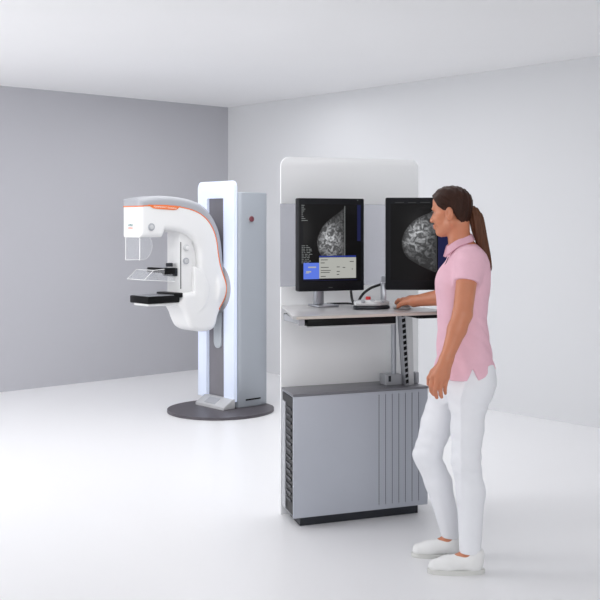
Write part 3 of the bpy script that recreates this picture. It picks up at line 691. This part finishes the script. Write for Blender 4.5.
me = fb.mesh('body', origin=FT, sm=1)
bodyo = ob('body', me, [M['skin'], M['lip']])
co = np.empty(len(me.vertices)*3, np.float32); me.vertices.foreach_get('co', co); co = co.reshape(-1, 3)+FT
loc = ((co-HC) @ RH3.T)/HS
lipm = (loc[:, 0] > .084) & (np.abs(loc[:, 1]) < .023) & (loc[:, 2] < -.052) & (loc[:, 2] > -.0755) & (loc[:, 0] < .102)
pi = np.zeros(len(me.polygons), np.int32)
q = np.empty(len(me.loops), np.int32); me.loops.foreach_get('vertex_index', q); pi[lipm[q.reshape(-1, 4)].all(1)] = 1
me.polygons.foreach_set('material_index', pi)
for s in (-1, 1):
    for nm, c, r, m in (('eye', (.0675, s*.0285, .0), .0112, M['eyew']), ('iris', (.0745, s*.0292, -.0005), .0058, M['iris'])):
        bm = bmesh.new(); bmesh.ops.create_uvsphere(bm, u_segments=20, v_segments=14, radius=r); bm.transform(Matrix.Translation(H(*c)-FT)); obj(nm, bm, m, bodyo)
    bm = bmesh.new(); tube(bm, [tuple(H(*p)-FT) for p in ((.0885, s*.010, .0165), (.0875, s*.024, .0215), (.077, s*.040, .0185))], [.0022, .0028, .0012], 8); obj('eyebrow', bm, M['hair'], bodyo)
    bm = bmesh.new(); tube(bm, [tuple(H(*p)-FT) for p in ((.0845, s*.019, .003), (.0865, s*.030, .0065), (.079, s*.042, .003))], [.0016, .0024, .0018], 8); obj('eyelashes', bm, M['iris'], bodyo)
# hair ----------------------------------------------------------
lo = HC-.18; hi = HC+.18
fh = Field(lo, hi, .003)
fh.ell(H(-.003, 0, .040), np.array((.090, .078, .079))*HS, RH3, 0); fh.ell(H(.032, 0, .050), np.array((.060, .064, .056))*HS, RH3, .03)
fh.ell(H(-.032, 0, -.015), np.array((.050, .058, .056))*HS, RH3, .03)
sl, x, y, z = fh.sl(lo-1, hi+1)
dx, dy, dz = x-HC[0], y-HC[1], z-HC[2]
lx = (RH3[0, 0]*dx+RH3[0, 1]*dy+RH3[0, 2]*dz)/HS; ly = (RH3[1, 0]*dx+RH3[1, 1]*dy+RH3[1, 2]*dz)/HS; lz = (RH3[2, 0]*dx+RH3[2, 1]*dy+RH3[2, 2]*dz)/HS
g = np.interp(lx, [-.12, -.085, -.06, -.04, -.025, .0, .02, .04, .06, .08, .1], [-.075, -.07, -.055, -.03, -.0, .008, .010, .026, .050, .072, .092])
strands = .0012*np.sin(ly*260+lx*60+lz*40)+.0014*np.sin(np.arctan2(lz-.0, lx+.09)*38+ly*30)
fh.a = np.maximum(fh.a+strands.astype(np.float32), (g-lz).astype(np.float32)*.8)
hairo = ob('hair', fh.mesh('hair', origin=FT, sm=1), M['hair'])
fp = Field((.70, 4.38, 1.24), (.90, 4.62, 1.60), .003)
PT = [W(467, 211, YW-.01), W(472.5, 212, YW-.01), W(476.5, 220, YW-.012), W(479.8, 234, YW-.014), W(483.4, 248, YW-.014), W(487.3, 262, YW-.014), W(489.3, 273, YW-.012)]
PTs = spl(PT, 5); rr = np.interp(np.linspace(0, 1, len(PTs)), [0, .12, .3, .5, .75, .92, 1], [.017, .023, .030, .028, .0225, .014, .004])
fp.chain(PTs, list(rr), .004)
sl, x, y, z = fp.sl((-9,)*3, (9,)*3)
fp.a = fp.a+(.0016*np.sin((x-z*-.12)*420+z*20)+.0016*np.sin(y*380+z*25)).astype(np.float32)
ob('ponytail', fp.mesh('ponytail', origin=FT, sm=1), M['pony'], hairo)
bm = bmesh.new(); d = Vector(PT[1]-PT[0]).normalized(); cyl(bm, tuple(PT[0]*.35+PT[1]*.65-FT), d, .021, .012, 24, .004); obj('hair_tie', bm, M['hair'], hairo)
# shirt ---------------------------------------------------------
fs = Field((.55, 4.22, .80), (.95, 4.93, 1.44), .0042)
fs.add(stack(torso, 0, fold=.0022), (.5, 4.1, .7), (1, 4.9, 1.5), 0)
# bust
fs.ell(W(447.5, 281, 4.44), (.046, .058, .062), None, .04); fs.ell(W(447.5, 281, 4.56), (.046, .058, .062), None, .04)
def sleeve(s, e, t, r0, r1):
    p = s; q_ = s+(e-s)*t; u = (e-s)/np.linalg.norm(e-s); L = np.linalg.norm(q_-p)
    def fn(x, y, z):
        a = (x-p[0])*u[0]+(y-p[1])*u[1]+(z-p[2])*u[2]; tt_ = np.clip(a, 0, L)
        r = r0+(r1-r0)*tt_/L+.0015*np.sin(a*120+y*60)
        d = np.sqrt((x-p[0]-tt_*u[0])**2+(y-p[1]-tt_*u[1])**2+(z-p[2]-tt_*u[2])**2)-r
        return np.maximum(d, a-L).astype(np.float32)
    m_ = .11; fs.add(fn, np.minimum(p, q_)-m_, np.maximum(p, q_)+m_, .03)
sleeve(LS, LE, .44, .056, .0535); sleeve(RS, RE, .55, .054, .052)
sl, x, y, z = fs.sl((-9,)*3, (9,)*3)
zf = W(0, 375.5, YW)[2]; xs = W(472.5, 372, 4.33)[0]; zs = W(0, 368.5, 4.33)[2]
hem = np.where(x < xs, zf, zf-.004+np.clip(x-xs, 0, .2)*.33)
notch = np.where(y < 4.42, zs-np.abs(x-xs)*2.2, -1)
fs.a = np.maximum(fs.a, (np.maximum(hem, notch)-z).astype(np.float32)*.7)
# neck opening
npn = np.array(W(463, 243, YW)); nn_ = np.array([-.52, 0, .85])
fs.a = np.maximum(fs.a, ((x-npn[0])*nn_[0]+(z-npn[2])*nn_[2]+0*y).astype(np.float32)-.024)
shirt = ob('polo_shirt', fs.mesh('polo_shirt', origin=FT, sm=2), M['pink'])
# sleeve hems
for s, e, t, r in ((LS, LE, .44, .0535),):
    pass
# collar: a folded band round the neck, open at the front
def collar():
    bm = bmesh.new(); n = 40; rows = []
    c0 = W(459.3, 243.5, YW)
    for k in range(n+1):
        a = math.radians(200)+math.radians(320)*(k/n)-math.radians(0)   # measured from +x; gap at the front (-x)
        ca, sa = math.cos(a), math.sin(a)
        up = .5-.5*math.cos(math.radians(180-0))  # constant
        front = max(0, -ca)
        ring = []
        for (rad, dz) in ((.044, .000), (.047, .022), (.052, .023), (.064, -.004), (.060, -.008)):
            drop = front**1.5*.045
            dd = dz*(1+.25*front)-(.010*front if dz < 0.01 else 0)
            ring.append(bm.verts.new(Vector((c0[0]+rad*1.0*ca-.012*front+.004, c0[1]+rad*1.02*sa, c0[2]+dd-drop+.020*max(0, ca)))-Vector(FT)))
        rows.append(ring)
    for a, b in zip(rows, rows[1:]):
        for j in range(5): bm.faces.new((a[j], a[(j+1) % 5], b[(j+1) % 5], b[j]))
    bm.faces.new(rows[0]); bm.faces.new(rows[-1][::-1])
    return obj('collar', bm, M['collar'], shirt, ang=60)
collar()
pl = [W(449.6, 257.5, 4.50), W(447.2, 263, 4.49), W(444.6, 268, 4.485), W(442.3, 273, 4.48)]
bm = bmesh.new(); tube(bm, [tuple(p-FT+np.array([-.003, 0, 0])) for p in spl(pl, 4)], .004, 8); obj('placket_shadow', bm, M['dark'], shirt)  # dark tube stands in for the shadow inside the open shirt front
# trousers ------------------------------------------------------
ft = Field((.44, 4.25, .06), (.93, 4.75, .98), .0045)
ft.add(stack(hips, .0), (.3, 4.1, .5), (1, 4.9, 1.2), 0)
ft.ell(W(481, 380, 4.43), (.055, .075, .075), None, .05); ft.ell(W(481, 380, 4.57), (.055, .075, .075), None, .05)
def leg(h, k, a, rr):
    c = k+(a-k)*.32+np.array([.015, 0, 0]); a2 = a+np.array([0, 0, .02])
    ft.cone(h, h+(k-h)*.55, rr[0], rr[1], .05); ft.cone(h+(k-h)*.55, k, rr[1], rr[2], .02); ft.cone(k, c, rr[2], rr[3], .02); ft.cone(c, a2, rr[3], rr[4], .02)
leg(LH, LK, LA, (.083, .068, .060, .060, .046)); leg(RH, RK, RA, (.083, .070, .060, .058, .046))
sl, x, y, z = ft.sl((-9,)*3, (9,)*3)
fold = .0020*np.sin(z*110+x*40+2*np.sin(y*40))*np.exp(-((z-.50)/.10)**2)+.0016*np.sin(z*85+x*50)*np.exp(-((z-.73)/.07)**2)
xsm = np.interp(z, [W(0, 434, 4.33)[2], W(0, 400, 4.33)[2], W(0, 376, 4.33)[2]], [W(461.5, 434, 4.33)[0], W(460.5, 400, 4.33)[0], W(466, 376, 4.33)[0]])
ft.a = ft.a-(.0045*np.exp(-((x-xsm)/.006)**2)*(y < 4.40)).astype(np.float32)
ft.a = np.maximum(ft.a+fold.astype(np.float32), np.maximum(z-W(0, 361, YW)[2], .088-z))
tr = ob('trousers', ft.mesh('trousers', origin=FT, sm=2), M['jean'])
sm_ = [LH+np.array([-.006, -.086, .02]), LH+(LK-LH)*.4+np.array([-.004, -.0745, 0]), LK+np.array([0, -.060, 0])]
# shoes ---------------------------------------------------------
for a in (LA, RA):
    fz = Field(a+np.array([-.22, -.08, -.078]), a+np.array([.08, .08, .06]), .004)
    fz.cone(a+np.array([.02, 0, .005]), a+np.array([.015, 0, -.03]), .043, .042, .01); fz.cone(a+np.array([0, 0, -.025]), a+np.array([-.10, 0, -.038]), .042, .036, .02); fz.cone(a+np.array([-.10, 0, -.042]), a+np.array([-.15, 0, -.045]), .036, .030, .02)
    _, x, y, z = fz.sl((-9,)*3, (9,)*3); fz.a = np.maximum(fz.a, np.maximum(.018-z, z-(a[2]+.03)))
    sh_ = ob('shoe', fz.mesh('shoe', origin=FT, sm=1), M['shoe'])
    pts = []
    for k in range(40):
        t = 2*math.pi*k/40; cx, sx = math.cos(t), math.sin(t)
        pts.append((a[0]-.06+.125*cx-FT[0], a[1]+(.041 if cx > 0 else .041)*sx*(1-.12*max(0, cx))-FT[1]))
    bm = bmesh.new(); prism(bm, pts, 2, 0, .02, .003); obj('sole', bm, M['sole'], sh_)
# ================================================================ CAMERA AND LIGHT
cd = bpy.data.cameras.new('camera'); cam = bpy.data.objects.new('camera', cd); COL.objects.link(cam)
cam.location = (0, 0, CAMZ); cam.rotation_euler = (math.pi/2, 0, 0)
cd.sensor_width = 36; cd.lens = F/600*36; cd.shift_y = -(300-HY)/600; cd.clip_end = 60
S.camera = cam
w = bpy.data.worlds.new('world'); S.world = w; w.use_nodes = True
bg = w.node_tree.nodes['Background']; bg.inputs[0].default_value = (.97, .985, 1, 1); bg.inputs[1].default_value = .37
def area(name, loc, target, sx, sy, power, c=(1, 1, 1)):
    l = bpy.data.lights.new(name, 'AREA'); l.shape = 'RECTANGLE'; l.size = sx; l.size_y = sy; l.energy = power; l.color = c
    o = bpy.data.objects.new(name, l); COL.objects.link(o); o.location = loc
    o.rotation_euler = (Vector(target)-Vector(loc)).to_track_quat('-Z', 'Y').to_euler(); return o
area('added_key_left', (-4.9, 5.0, 2.1), (.5, 9.6, 1.1), 2.2, 2.2, 118)  # unseen area light added to brighten the right wall
area('added_fill_front', (1.2, -2.5, 2.3), (.2, 6, .8), 4, 2.4, 143)  # fill added behind the camera for cabinet, woman and left wall
area('added_ceiling_fill', (-.5, 6.2, CEIL-.04), (-.5, 6.2, 0), 3.2, 3.2, 36)  # unseen area light added for soft light from above
area('added_ceiling_fill', (-.6, 8.6, CEIL-.04), (-.6, 8.6, 0), 1.6, 1.6, 16)  # second added area light, brightens the walls near the corner
vs = S.view_settings; vs.view_transform = 'Standard'; vs.look = 'None'; vs.exposure = 0; vs.gamma = 1; vs.use_curve_mapping = False
